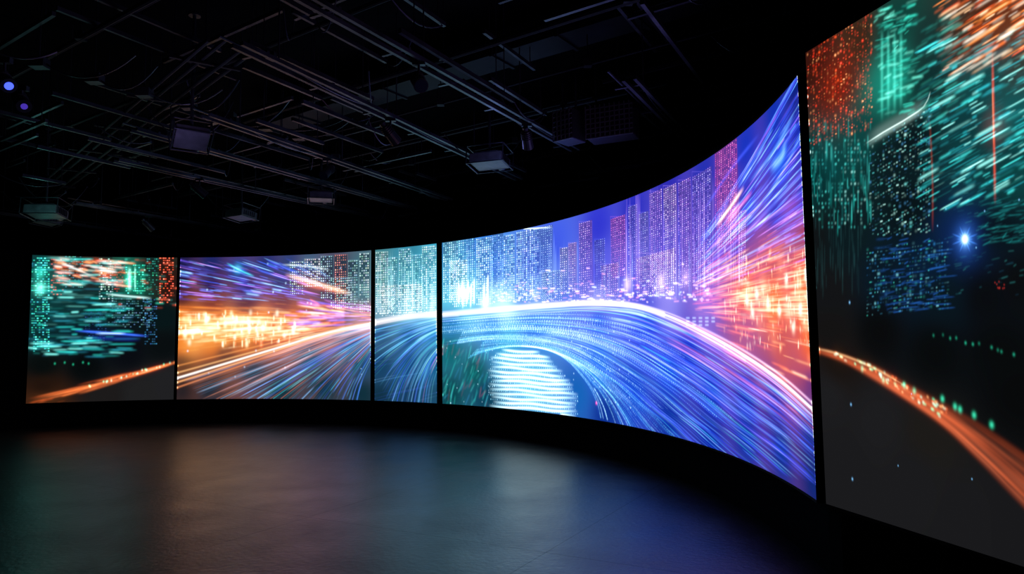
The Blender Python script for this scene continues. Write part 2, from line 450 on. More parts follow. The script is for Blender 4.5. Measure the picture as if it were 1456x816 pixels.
D.fam(mid2,inner,130,BLUE+TEAL,(.35,.7),(.06,1.0),(.08,.4),seg=(.35,1))
D.gi=.8
D.fam(outer,mid,36,[(150,210,255),(110,180,250)],(.5,.6),(.4,1.1),(.2,.5),tr=(.3,1),seg=(0,.6),dots=170)
D.fam(mid,mid2,60,[(150,210,255),(110,180,250)],(.5,.6),(.4,1.2),(.3,.6),seg=(.05,.75),dots=170)
D.fam(mid2,inner,70,[(150,210,255),(90,190,250)],(.55,.65),(.3,1.1),(.3,.7),seg=(.15,1),dots=120)
D.gi=.5
D.fam(outer,mid,60,[(150,110,230),(200,110,190),(240,130,120)],(.5,.9),(.2,.9),(.1,.3),tr=(0,.5),seg=(.55,1))
D.gi=1.0
for o,i,s,c in ((0,1.5,1.2,(255,245,255)),(3,.6,.8,(230,220,255)),(-3,.5,1.1,(220,200,255)),(7,.4,.6,(150,200,255)),(10,.3,.6,(170,160,250))):
    D.stroke([(x,y+o*(1+max(0,x-900)/130.)) for x,y in outer],c,s,i,taper=False)
for o,i,s in ((-4,.7,1.3),(2,.9,1.1),(6,.6,.8)):
    D.stroke([(x,y+o*(x-900)/120.) for x,y in outer[5:]],(255,160,120),s,i)
# white rippled half disc, cut by the lower screen edge
for k,y in enumerate(np.arange(500,590,6.2)):
    xl=697+max(0,512-y)*1.5+rng.uniform(-4,4); xr=762+62*min(1,max(0,(y-498)/62.))**.6+rng.uniform(-3,3)
    if y>568: xr-=3
    xs=np.linspace(xl,xr,24); ph=rng.uniform(0,6)
    D.stroke(list(zip(xs,y+.8*np.sin(xs*.09+ph)+.07*(xs-750))),(190,235,248),1.25,rng.uniform(1.3,2.0),sm=False)
    xs=np.arange(xl,xr,3.0)
    D.add(xs,y+2.9+.07*(xs-750),lin((150,220,250)),.75,rng.uniform(.2,1.1,len(xs)),None)
D.blob(750,548,(80,170,210),26,.3)
D.gi=.6
for _ in range(110):
    x=rng.uniform(630,698); y=rng.uniform(478,572); D.stroke([(x,y),(x-rng.uniform(2,9),y+rng.uniform(6,26))],[(40,170,160),(20,120,120),(130,60,80),(70,200,190),(40,110,160)][rng.integers(5)],.9,rng.uniform(.05,.6))
D.gi=1
for _ in range(80):
    x=rng.uniform(635,900); y=rng.uniform(450,580); D.blob(x,y,(180,230,255),.7,rng.uniform(.3,1.2))
D.blob(848,573,(240,60,120),1.2,1.6)
for k in range(14):
    D.stroke([(975+k%5*9,452+k//5*5),(981+k%5*9,452+k//5*5)],(190,220,255),.8,.5)
imgD = D.finish(.16)

# ---- narrow screen
C = Panel(arc_fn(eC0, eC1), 420, 760, Z_BOT, Z_TOP)
C.base([(536,360,(60,120,130)),(580,355,(50,130,155)),(618,350,(60,160,190)),(536,410,(70,130,140)),(580,400,(60,150,175)),(618,400,(80,180,210)),
 (540,440,(120,165,185)),(580,440,(130,200,225)),(618,438,(150,225,245)),(540,475,(40,80,120)),(580,480,(30,85,135)),(615,475,(45,120,170)),
 (540,520,(20,60,95)),(580,520,(20,65,115)),(615,520,(22,90,135)),(540,565,(15,45,65)),(580,560,(18,50,85)),(615,565,(25,70,100))])
for x0,x1,yt,yb,c in ((534,552,358,448,(200,230,230)),(552,566,366,446,(150,220,230)),(567,584,354,446,(170,230,240)),(585,600,362,446,(140,220,240)),(600,620,350,444,(190,240,250)),(540,600,405,448,(220,240,245))):
    C.windows(x0,x1,yt,yb,c,dx=2.6,dy=3.2,I=1.9,fill=.8,sig=.5,horiz=2,body=tuple(int(k*.4) for k in c),bmix=.4,edge=.12)
C.gi=.7
for _ in range(50):
    x=rng.uniform(534,620); C.stroke([(x,rng.uniform(355,410)),(x,447)],(180,240,250),.5,rng.uniform(.1,.8))
C.gi=.45
C.fam([(632,449),(590,452),(550,458),(525,462)],[(632,580),(600,590),(560,600),(525,610)],20,BLUE,(.4,.7),(.1,.5),(.3,.8))
C.fam([(640,447),(580,455),(530,464),(500,470)],[(640,470),(600,500),(575,540),(560,590)],150,BLUE+TEAL,(.35,.7),(.1,1.5),(.3,.9))
C.fam([(640,470),(600,500),(575,540),(560,590)],[(650,480),(630,510),(618,540),(612,590)],90,BLUE+TEAL+[(230,120,90)],(.35,.7),(.1,1.4),(.3,.9))
C.gi=1
for o,i in ((0,1.4),(3,.6),(-3,.5)): C.stroke([(625,446+o),(580,450+o),(530,459+o)],(255,235,235),1.1,i,taper=False)
imgC = C.finish(.15)

# ---- wide left screen
B = Panel(arc_fn(eB0, eB1), 1300, 760, Z_BOT, Z_TOP)
B.base([(258,375,(22,22,65)),(300,375,(25,35,95)),(340,385,(35,52,125)),(380,375,(35,45,105)),(410,372,(45,60,110)),(258,400,(28,18,50)),(300,405,(42,25,65)),
 (350,410,(55,40,100)),(400,400,(55,55,110)),(440,400,(120,70,80)),(440,375,(60,90,120)),(480,385,(35,55,80)),(515,380,(60,100,115)),(515,415,(80,130,145)),
 (470,420,(80,60,90)),(258,425,(85,38,38)),(300,430,(125,56,46)),(350,430,(95,48,62)),(400,432,(120,64,72)),(258,450,(225,118,40)),(290,460,(235,135,50)),
 (330,462,(240,145,68)),(375,455,(225,125,70)),(420,450,(180,95,68)),(470,445,(150,94,90)),(515,450,(185,138,145)),(258,485,(228,120,42)),(300,490,(208,108,42)),
 (350,485,(178,92,46)),(400,475,(172,90,66)),(460,470,(145,86,80)),(258,520,(100,60,38)),(320,508,(100,60,48)),(258,555,(36,30,34)),(300,555,(28,38,50)),
 (300,530,(60,48,50)),(360,530,(36,52,68)),(400,555,(18,48,60)),(440,510,(40,68,90)),(500,490,(45,82,115)),(460,550,(14,48,60)),(515,560,(14,44,56)),(515,520,(28,68,98))])
for x0,x1,yt,yb,c in ((412,432,372,420,(190,220,225)),(433,455,368,408,(230,240,240)),(456,474,364,425,(160,210,220)),(476,494,362,438,(230,130,110)),(495,510,370,440,(160,220,225)),(511,526,360,445,(190,235,235)),(470,500,395,440,(150,200,220))):
    B.windows(x0,x1,yt,yb,c,dx=2.8,dy=3.4,I=2.2,fill=.75,sig=.5,horiz=2,body=(30,46,60),bmix=.75,edge=.1)
B.gi=.55
for _ in range(320):
    y=rng.uniform(366,425); x=rng.uniform(245,430); l=rng.uniform(10,50)
    sl=(450-y)/(560-x)*.9
    B.stroke([(x,y),(x+l,y+l*sl)],(PURP+BLUE+BLUE)[rng.integers(22)],rng.uniform(.4,.7),rng.uniform(0,1)**2.6*2+.05)
B.gi=.8
B.blob(338,382,(40,190,220),5,.8); B.blob(345,400,(70,80,220),7,.4); B.blob(275,398,(150,60,90),3,.6)
B.stroke([(322,374),(345,386),(362,393)],(60,210,235),1.2,1.2)
B.gi=.42
for _ in range(420):
    x=rng.uniform(240,430); y=464+rng.normal(0,17); l=rng.uniform(10,60); sl=(452-y)/(600-x)
    B.stroke([(x,y),(x+l,y+l*sl)],WARMB[rng.integers(6)],rng.uniform(.6,1.3),rng.uniform(.1,1.5)*math.exp(-((y-466)/26)**2))
B.gi=.7
for x,y,s,i in ((265,455,7,.6),(300,472,8,.7),(325,455,6,.8),(350,468,8,.7),(375,462,6,.8),(400,455,5,.6),(275,490,8,.5),(320,488,7,.4)): B.blob(x,y,(255,180,90),s,i)
for _ in range(130):
    x=rng.uniform(256,420); y=rng.uniform(440,485); B.stroke([(x,y),(x,y+rng.uniform(3,12))],[(255,225,170),(255,240,210),(220,100,50)][rng.integers(3)],rng.uniform(.8,1.6),rng.uniform(.2,1.8))
for _ in range(120):
    x=rng.uniform(400,520); y=rng.uniform(425,470); l=rng.uniform(10,50)
    B.stroke([(x,y),(x+l,y+(452-y)*.3)],(WARM+PURP)[rng.integers(12)],.7,rng.uniform(.15,1.2))
B.gi=.9
for p,c,s,i in (([(405,390),(440,400),(500,418)],(255,190,150),1.4,1.2),([(415,398),(450,408),(490,416)],(255,120,70),2.0,.6),([(400,376),(440,379),(470,384)],(220,240,240),1.1,.7)):
    B.stroke(p,c,s,i)
B.gi=.5
B.fam([(540,460),(470,474),(390,498),(254,536)],[(545,464),(470,495),(400,530),(300,580)],190,[(120,75,60),(90,90,120),(200,125,90),(70,110,140),(160,95,70),(110,140,170)],(.4,.7),(.15,1.5),(.15,.6))
B.fam([(545,464),(470,495),(400,530),(300,580)],[(550,470),(530,510),(515,545),(505,590)],240,TEAL+BLUE+[(200,110,80),(150,80,70)],(.35,.65),(.1,1.5),(.15,.6))
B.gi=.9
for o,i,s,c in ((0,1.5,1.0,(255,240,225)),(5,.8,.8,(255,175,110)),(-6,.6,.9,(255,190,120)),(11,.5,.7,(255,150,90)),(-14,.4,1.2,(255,160,80))):
    B.stroke([(x,y+o*(560-x)/250.) for x,y in [(530,460),(470,472),(390,496),(320,517),(250,538)]],c,s,i,taper=False)
for _ in range(25): B.blob(rng.uniform(260,520),rng.uniform(375,550),(180,220,255),.7,rng.uniform(.3,1.2))
imgB = B.finish(.14)

# ---- far left screen
A = Panel(arc_fn(eA0, eA1), 900, 700, Z_BOT, Z_TOP)
A.base([(45,370,(10,50,50)),(60,400,(15,90,84)),(100,375,(44,26,20)),(130,390,(28,24,24)),(185,395,(15,98,80)),(220,375,(25,30,26)),(240,400,(36,20,16)),(150,420,(10,34,34)),
 (60,440,(8,46,48)),(110,430,(8,38,40)),(60,480,(6,30,34)),(120,480,(5,22,36)),(180,450,(6,15,20)),(230,450,(6,18,20)),(180,500,(7,9,14)),(60,520,(6,10,10)),(120,520,(5,8,9)),
 (230,490,(7,11,13)),(235,545,(27,27,29)),(200,560,(27,27,28)),(150,565,(24,22,22)),(60,550,(28,16,10)),(60,568,(60,32,16))],4)
for x0,x1,yt,yb,c,i,bd in ((44,70,366,500,(60,210,190),.9,(8,52,52)),(72,90,368,420,(230,70,50),.8,(30,14,12)),(92,118,364,410,(70,150,150),.5,(14,30,32)),(140,160,364,430,(180,230,225),.8,(12,30,30)),(162,178,370,415,(190,60,45),.8,(30,12,10)),
     (178,206,376,418,(60,230,180),1.0,(14,110,88)),(208,226,364,420,(40,150,130),.6,(8,34,32)),(226,246,366,430,(235,80,50),1.1,(34,12,8)),(153,215,424,465,(90,150,170),.6,(6,13,18)),(205,222,425,490,(60,130,180),.5,(6,14,22)),(120,150,440,490,(40,70,130),.35,(6,12,22))):
    A.windows(x0,x1,yt,yb,c,dx=2.6,dy=3.3,I=i*.9,fill=.5,sig=.55,horiz=5,body=bd,bmix=.7,edge=0)
A.gi=.85
for _ in range(300):
    x=rng.uniform(36,165); y=rng.uniform(366,508); A.stroke([(x,y),(x+rng.uniform(8,44),y+rng.uniform(-1,1))],[(40,190,180),(30,120,130),(120,230,220),(20,80,100)][rng.integers(4)],.7,rng.uniform(0,1)**2*1.0)
for _ in range(90):
    x=rng.uniform(70,170); y=rng.uniform(366,405); A.stroke([(x,y),(x+rng.uniform(8,30),y+rng.uniform(1,4))],[(230,90,50),(255,150,90),(200,210,210)][rng.integers(3)],.8,rng.uniform(.1,.9))
for _ in range(60):
    x=rng.uniform(165,246); y=rng.uniform(366,440); A.stroke([(x,y),(x+rng.uniform(4,14),y)],[(60,200,170),(30,120,110),(230,90,60)][rng.integers(3)],.7,rng.uniform(.05,.6))
A.gi=1
A.blob(57,410,(120,255,220),3,1.1); A.blob(57,388,(60,220,190),3,.7); A.blob(184,398,(60,240,180),7,.6); A.stroke([(184,380),(184,414)],(150,255,220),1.6,1.1); A.stroke([(192,378),(192,414)],(150,255,220),1.0,.9)
A.stroke([(150,418),(180,421),(216,424)],(200,250,245),.8,.8); A.stroke([(85,372),(130,392)],(230,240,235),.9,.4)
A.stroke([(105,470),(150,473),(212,478)],(60,110,255),1.2,.9); A.stroke([(135,474),(180,474)],(150,190,255),.8,.8); A.stroke([(120,480),(200,482)],(30,60,200),1.6,.25)
tr=[(36,572),(80,562),(120,552),(170,538),(210,527),(250,515)]
for _ in range(110):
    o=rng.normal(0,4.5); a=rng.uniform(0,.8)
    A.stroke([(x,y+o*(1-(x-40)/260.)) for x,y in tr],[(200,80,30),(150,60,25),(230,120,60),(120,70,40)][rng.integers(4)],.9,rng.uniform(.05,.3),a=a,b=min(1,a+rng.uniform(.1,.4)))
for _ in range(26):
    x=rng.uniform(120,246); A.blob(x,np.interp(x,[t[0] for t in tr],[t[1] for t in tr])-rng.uniform(0,3),[(60,230,170),(255,120,60),(120,255,220)][rng.integers(3)],1.0,rng.uniform(.4,1.1))
for x in (78,92,104,118,126): A.blob(x,517+rng.uniform(-2,2),(40,200,150),.9,.5)
imgA = A.finish(.1)

# ---- near right screen
ZRB, ZRT = EYE - 1.045, EYE + 1.93
E = Panel(line_fn, 1300, 1000, ZRB, ZRT)
E.base([(1155,90,(50,18,12)),(1190,120,(60,22,14)),(1220,60,(52,34,22)),(1270,40,(12,58,52)),(1268,110,(22,125,108)),(1320,60,(20,46,44)),(1320,110,(12,42,42)),(1180,230,(8,60,60)),(1160,260,(6,40,42)),
 (1215,200,(10,62,60)),(1260,230,(9,24,28)),(1300,200,(8,20,25)),(1380,40,(60,32,20)),(1430,30,(95,45,24)),(1456,90,(48,54,50)),(1400,120,(12,66,68)),(1440,160,(16,80,82)),(1380,180,(10,52,56)),
 (1420,220,(10,50,54)),(1450,240,(10,60,60)),(1160,340,(14,18,20)),(1200,330,(10,24,28)),(1290,300,(7,18,22)),(1260,400,(8,22,34)),(1320,380,(8,26,46)),(1372,340,(12,34,80)),(1420,330,(8,18,24)),
 (1340,420,(8,20,27)),(1400,420,(8,10,13)),(1450,400,(9,11,13)),(1180,420,(17,18,20)),(1180,470,(18,17,17)),(1250,470,(8,9,10)),(1330,500,(7,9,10)),(1420,500,(7,9,10)),(1450,560,(7,8,9)),
 (1190,520,(24,18,15)),(1180,560,(26,26,28)),(1250,600,(26,26,28)),(1200,650,(24,24,26)),(1300,680,(24,24,26)),(1380,740,(23,23,25)),(1440,760,(22,22,24)),(1320,620,(26,24,22)),
 (1520,100,(50,40,25)),(1600,200,(12,50,50)),(1520,300,(8,24,30)),(1600,400,(8,10,14)),(1550,600,(8,9,9)),(1600,700,(20,14,10))],4)
for cx in np.arange(1148,1238,3.9):
    ytop=max(0,78-(cx-1148)*.75); b=rng.uniform(.25,1.3)
    for y in np.arange(ytop,208-(cx-1148)*.25,4.3):
        if rng.random()<.72:
            E.stroke([(cx+rng.uniform(-1,1),y),(cx+rng.uniform(.5,3.2),y-.9)],[(255,80,30),(235,50,25),(255,150,90),(200,60,40)][rng.integers(4)],rng.uniform(.6,1.1),rng.uniform(0,1)**1.5*1.6*b+.05)
E.blob(1190,120,(220,50,20),24,.16)
E.gi=.9
for _ in range(160):
    x=rng.uniform(1146,1240); y=rng.uniform(165,300); E.stroke([(x,y),(x,y+rng.uniform(8,40))],[(20,150,140),(15,100,100),(60,190,180)][rng.integers(3)],rng.uniform(.8,1.8),rng.uniform(0,1)**2*.55)
for cx in np.arange(1150,1230,4.6):
    for y in np.arange(200,325,5.6):
        if rng.random()<.55: E.stroke([(cx,y),(cx+rng.uniform(1,3.4),y-.8)],[(70,200,190),(40,150,150),(150,230,220)][rng.integers(3)],.9,rng.uniform(0,1)**1.5*1.0)
for _ in range(60):
    x=rng.uniform(1148,1228); y=rng.uniform(290,400); E.stroke([(x,y),(x,y+rng.uniform(15,60))],(22,54,56),1.4,rng.uniform(.1,.5))
E.gi=.62
for _ in range(130):
    x=rng.uniform(1240,1296); y=rng.uniform(5,165); E.stroke([(x,y),(x+rng.uniform(6,22),y-rng.uniform(3,8))],[(60,220,190),(120,250,220),(30,160,140)][rng.integers(3)],rng.uniform(.8,1.6),rng.uniform(.1,.9))
for x in (1254,1263,1272,1281): E.stroke([(x,40),(x,172-(x-1254)*.6)],(90,240,210),1.8,.6)
E.blob(1268,115,(60,220,190),16,.4)
E.gi=1
roof=[(1231,204),(1256,188),(1284,172),(1306,158),(1318,148)]
for o,i,s in ((0,1.1,.8),(2.5,.25,1.8),(-5,.12,4)):
    E.stroke([(x,y+o) for x,y in roof],(215,255,245),s,i,sm=False)
E.stroke([(1312,153),(1319,142),(1323,130)],(215,255,245),.8,.5)
E.gi=.9
for cx in np.arange(1236,1322,3.8):
    yt=208-(cx-1232)*.60; b=rng.uniform(.15,1.2)
    for y in np.arange(yt,335,5.4):
        if rng.random()<.6:
            E.stroke([(cx,y),(cx+rng.uniform(1.5,4.6),y-1.3)],[(110,200,195),(70,170,170),(170,230,220),(60,120,160)][rng.integers(4)],rng.uniform(.6,1.0),rng.uniform(0,1)**1.5*1.3*b+.04)
for cx in np.arange(1232,1347,3.8):
    b=rng.uniform(.1,1.2)
    for y in np.arange(352-(cx-1256)*.14,448-(cx-1256)*.1,5.2):
        if rng.random()<.55:
            E.stroke([(cx,y),(cx+rng.uniform(1.5,4.6),y-.9)],[(60,140,170),(40,120,180),(110,190,205),(50,170,155)][rng.integers(4)],rng.uniform(.6,1.0),rng.uniform(0,1)**1.4*1.15*b+.03)
for _ in range(90):
    x=rng.uniform(1240,1335); y=rng.uniform(340,445); E.stroke([(x,y),(x+rng.uniform(6,34),y-rng.uniform(1,5))],(40,110,210),.9,rng.uniform(.03,.35))
for _ in range(120):
    x=rng.uniform(1345,1450); y=rng.uniform(230,420); E.stroke([(x,y),(x+rng.uniform(4,14),y-rng.uniform(1,4))],[(20,70,80),(15,50,70),(40,110,110)][rng.integers(3)],.9,rng.uniform(.05,.4))
# motion streaks top right
E.gi=.72
for _ in range(260):
    x=rng.uniform(1325,1480); y=rng.uniform(-50,100)-(x-1400)*.35; l=rng.uniform(10,55)
    E.stroke([(x,y),(x+l,y-l*.62)],[(255,110,40),(255,140,60),(255,200,150),(230,220,200),(200,70,30)][rng.integers(5)],rng.uniform(.6,1.4),rng.uniform(0,1)**1.8*1.6)
for _ in range(520):
    x=rng.uniform(1300,1480); y=rng.uniform(50,285)-(x-1400)*.25; l=rng.uniform(7,42)
    E.stroke([(x,y),(x+l,y-l*.55)],[(60,200,195),(30,140,140),(140,235,225),(20,100,110),(40,170,180)][rng.integers(5)],rng.uniform(.55,1.3),rng.uniform(0,1)**2.2*1.6)
for _ in range(80):
    x=rng.uniform(1285,1365); y=rng.uniform(30,170); E.stroke([(x,y),(x+20,y-12)],[(30,130,120),(60,190,170)][rng.integers(2)],1.1,rng.uniform(.05,.5))
for _ in range(110):
    x=rng.uniform(1385,1470); y=rng.uniform(285,350); E.stroke([(x,y),(x+rng.uniform(6,30),y-rng.uniform(2,9))],(30,150,150),.9,rng.uniform(.03,.4))
E.gi=1
E.stroke([(1411,70),(1413,180),(1415,290)],(255,70,20),1.3,.6); E.stroke([(1411,120),(1413,210)],(255,150,90),.8,.5); E.blob(1413,180,(200,50,20),14,.14)
E.stroke([(1322,170),(1326,260),(1326,330)],(200,70,30),1.0,.25)
E.blob(1372,340,(60,130,255),14,.4); E.blob(1372,340,(120,190,255),4,1.3); E.blob(1372,340,(220,240,255),2.2,2.5)
for a in range(8):
    t=a*math.pi/8; l=20 if a%2 else 12
    E.stroke([(1372-l*math.cos(t),340-l*math.sin(t)),(1372+l*math.cos(t),340+l*math.sin(t))],(70,140,255),.7,.5)
for x,y in ((1345,297),(1333,321),(1388,352),(1210,575),(1212,681),(1382,681),(1277,662),(1296,560),(1400,300),(1449,284),(1208,430)):
    E.blob(x,y,(130,200,255),.9,.9)
for k in range(11):
    x=1325+k*11.5+rng.uniform(-5,5); E.blob(x,474+k*2.9+rng.uniform(-4,4),(40,190,150),1.2,rng.uniform(.2,.6))
for k in range(10): E.blob(1412+rng.uniform(0,16),405+rng.uniform(-5,5),(230,60,50),.8,.3)
trU=[(1150,492),(1195,503),(1240,519),(1290,546),(1340,574),(1390,602),(1440,634),(1500,676),(1600,740)]
trL=[(1150,497),(1195,512),(1240,537),(1290,568),(1340,604),(1390,652),(1440,704),(1500,765),(1600,850)]
E.gi=.33
for _ in range(330):
    t=rng.beta(1.9,1.3); P=[(a[0]*(1-t)+b[0]*t,a[1]*(1-t)+b[1]*t) for a,b in zip(trU,trL)]
    a=rng.uniform(-.1,.8); c=[(190,75,35),(150,60,30),(220,100,55),(120,60,40),(90,55,40)][rng.integers(5)]
    E.stroke(P,c,rng.uniform(1.0,3.0),rng.uniform(.05,.35)*(.7 if a<.1 else 1),a=max(a,0),b=min(1,a+rng.uniform(.15,.5)))
E.gi=1
E.stroke([(1150,493),(1195,504),(1240,522),(1290,550)],(255,190,130),.9,.5)
for _ in range(70):
    x=rng.uniform(1185,1345); t=rng.uniform(0,.7); y=np.interp(x,[p[0] for p in trU],[p[1] for p in trU])*(1-t)+np.interp(x,[p[0] for p in trL],[p[1] for p in trL])*t
    E.stroke([(x,y),(x+rng.uniform(2,6),y+2)],[(60,230,170),(255,110,60),(160,255,220),(255,170,110)][rng.integers(4)],1.2,rng.uniform(.2,1.0))
for x,y in ((1226,524),(1256,540),(1286,548),(1340,567),(1358,578),(1385,590),(1410,604),(1365,582),(1300,556)): E.blob(x,y,(60,235,180),2.0,.8)
imgE = E.finish(.1)

# ------------------------------------------------------------------ screen objects
def screen_material(name, arr, strength):
    H, W = arr.shape[:2]
    im = bpy.data.images.new(name + '_content', W, H)
    buf = np.ones((H, W, 4), np.float32); buf[..., :3] = arr
    im.pixels.foreach_set(buf.ravel()); im.update(); im.pack()
    m, nt, out = new_mat(name)
    uvn = nt.nodes.new('ShaderNodeUVMap'); uvn.uv_map = 'UVMap'
    t = nt.nodes.new('ShaderNodeTexImage'); t.image = im; t.extension = 'EXTEND'
    e = nt.nodes.new('ShaderNodeEmission'); e.inputs[1].default_value = strength
    nt.links.new(uvn.outputs[0], t.inputs[0]); nt.links.new(t.outputs[0], e.inputs[0])
    nt.links.new(e.outputs[0], out.inputs[0])
    return m

def screen(panel, arr, n, idx, strength=1.15):
    zb, zt = panel.zb, panel.zt
    mat = screen_material('led_screen_%d' % idx, arr, strength)
    s = np.linspace(0, 1, n + 1); X, Y = panel.fn(s)
    v = []; f = []; mi = []; fr = .02; dep = .055
    for i in range(n + 1):
        a = max(i - 1, 0); b = min(i + 1, n)
        t = Vector((X[b] - X[a], Y[b] - Y[a])).normalized(); nn = Vector((-t.y, t.x))
        if nn.x * (X[i] - CX) + nn.y * (Y[i] - CY) < 0: nn = -nn
        for d, z in ((0, zb), (0, zt), (0, zb - fr), (0, zt + fr), (dep, zb - fr), (dep, zt + fr)):
            v.append((X[i] + nn.x * d, Y[i] + nn.y * d, z))
    for i in range(n):
        o = i * 6; p = o + 6
        f.append([o, p, p + 1, o + 1]); mi.append(0)
        for q in ([o + 2, p + 2, p, o], [o + 1, p + 1, p + 3, o + 3], [o + 3, p + 3, p + 5, o + 5], [o + 4, p + 4, p + 2, o + 2], [o + 5, p + 5, p + 4, o + 4]):
            f.append(q); mi.append(1)
    for o, sgn in ((0, 1), (n * 6, -1)):
        q = [o + 4, o + 2, o, o + 1, o + 3, o + 5]
        f.append(q[::sgn]); mi.append(1)
    ob = mesh_obj('led_video_screen', v, f, [mat, M_frame], mi)
    uvl = ob.data.uv_layers.new(name='UVMap')
    for p in ob.data.polygons:
        for li in p.loop_indices:
            vi = ob.data.loops[li].vertex_index
            uvl.data[li].uv = ((vi // 6) / n, (vi % 6) % 2)
    return ob
screen(A, imgA, 24, 1, 1.3); screen(B, imgB, 36, 2, 1.15); screen(C, imgC, 16, 3); screen(D, imgD, 90, 4, 1.25); screen(E, imgE, 2, 5)

# ------------------------------------------------------------------ ceiling grid
ZR = 4.2
grid = bpy.data.objects.new('ceiling_lighting_grid', None); link(grid)
def track(a, b, gap=.12, z=ZR, w=.035, idx=0):
    a = Vector((a[0], a[1], z)); b = Vector((b[0], b[1], z)); d = (b - a).normalized(); p = Vector((-d.y, d.x, 0))
    mb = MB()
    for o in (-gap / 2, gap / 2):
        mb.bar(a + p * o, b + p * o, w, w * 1.1)
    mb.tube(a + p * .22 + Vector((0, 0, .12)), b + p * .22 + Vector((0, 0, .12)) - d * .8, .014, 6)
    L = (b - a).length; k = 0.3
    while k < L:
        q = a + d * k
        mb.bar(q - p * gap * .6 + Vector((0, 0, w * .9)), q + p * (.25) + Vector((0, 0, w * .9)), .03, .02)
        k += .9
    k = .5
    while k < L:
        q = a + d * k; mb.tube(q + Vector((0, 0, w * .6)), Vector((q.x, q.y, HC)), .008, 6)
        if random.random() < .5: mb.box(q + p * .12 + Vector((0, 0, .1)), (.12, .09, .07))
        mb.sag(q + Vector((0, 0, .05)), q + d * min(1.6, L - k) + Vector((0, 0, .05)), random.uniform(.02, .12), .006)
        k += 1.9
    mb.obj('track_%d' % idx, [M_metal], grid)
for i, (a, b) in enumerate((((-2.0, 4.4), (.89, 9.5)), ((-2.4, 6.0), (.13, 11.2)), ((-3.5, 7.9), (-1.13, 12.8)), ((-5.6, 9.8), (-2.7, 14.7)),
             ((-8.0, 12.7), (-5.1, 18.0)), ((-10.2, 13.2), (-7.9, 18.0)), ((1.2, 6.9), (2.3, 9.0)), ((-4.6, 8.4), (-1.9, 13.6)))):
    track(a, b, idx=i + 1)
dc = Vector((.82, -.57, 0)); dr = Vector((.48, .877, 0))
mb = MB()
for k in range(12):
    c = Vector((-9.5, 6.5, 4.75)) + dr * (k * 1.15 + random.uniform(-.2, .2)); c.z += random.uniform(-.12, .15)
    a = c + dc * random.uniform(-2, 1); b = c + dc * random.uniform(9, 12.5)
    mb.tube(a, b, random.uniform(.018, .035), 8)
    if k % 2: mb.tube(a + Vector((0, .16, .1)), b + Vector((0, .16, .1)) - dc, .02, 8)
    L = (b - a).length
    for t in np.arange(.6, L, 2.2):
        q = a + dc * float(t); mb.tube(q, (q.x, q.y, HC), .007, 6)
        mb.box(q + Vector((0, 0, .02)), (.09, .09, .09))
mb.obj('cross_pipes', [M_duct], grid)
mb = MB()
for _ in range(110):
    x = random.uniform(-10, 1.8); y = random.uniform(5.5, 16); z = random.uniform(4.25, 5.0)
    if math.hypot(x - CX, y - CY) > 8.6 and y < 6: continue
    d = dr if random.random() < .6 else dc
    q = Vector((x, y, z)); l = random.uniform(.5, 2.2)
    mb.bar(q, q + d * l, .035, .045)
    for t in (.1, .9):
        r = q + d * (l * t); mb.tube(r, (r.x, r.y, HC), .006, 5)
    if random.random() < .4:
        mb.sag(q + d * l, q + d * l + Vector((random.uniform(-.8, .8), random.uniform(-.8, .8), random.uniform(0, .3))), random.uniform(.1, .35), .008)
mb.obj('struts_and_cables', [M_metal], grid)
mb = MB()
for o in range(4):
    mb.tube((-11.5 + o * .13, 15.8 + o * .1, 4.6 + .05 * (o % 2)), (-3.0 + o * .13, 6.8 + o * .1, 4.6 + .05 * (o % 2)), .022, 8)
for t in np.linspace(.05, .8, 8):
    q = Vector((-11.3, 15.9, 4.62)).lerp(Vector((-1.3, 5.3, 4.62)), float(t))
    mb.bar(q - Vector((.3, .2, .0)), q + Vector((.3, .2, 0)), .04, .03); mb.tube(q, (q.x, q.y, HC), .008, 6)
mb.obj('conduit_bundle', [M_duct], grid)
mb = MB()   # cable bundle and drops in the near left part of the grid
for k in range(9):
    x = -5.6 + k * .32; y = 6.3 + k * .45
    mb.sag((x, y, 4.6), (x + random.uniform(.5, 1.3), y + random.uniform(-.6, .6), 4.65), random.uniform(.1, .3), .010)
    mb.tube((x, y, 4.6), (x, y, HC), .007, 6)
    mb.box((x, y, 4.55), (.16, .12, .10))
mb.obj('cable_drops', [M_metal], grid)
mb = MB(); da = Vector((-3.9, 11.2, 5.2)); db = Vector((2.2, 6.9, 5.2))
mb.bar(da, db, .45, .28)
for t in np.linspace(0, 1, 9):
    q = da.lerp(db, float(t)); mb.bar(q - dc * .02, q + dc * .02, .50, .33)
for t in (.1, .4, .7, .95):
    q = da.lerp(db, t); mb.tube(q, (q.x, q.y, HC), .012, 6)
mb.obj('ventilation_duct', [M_duct], grid)

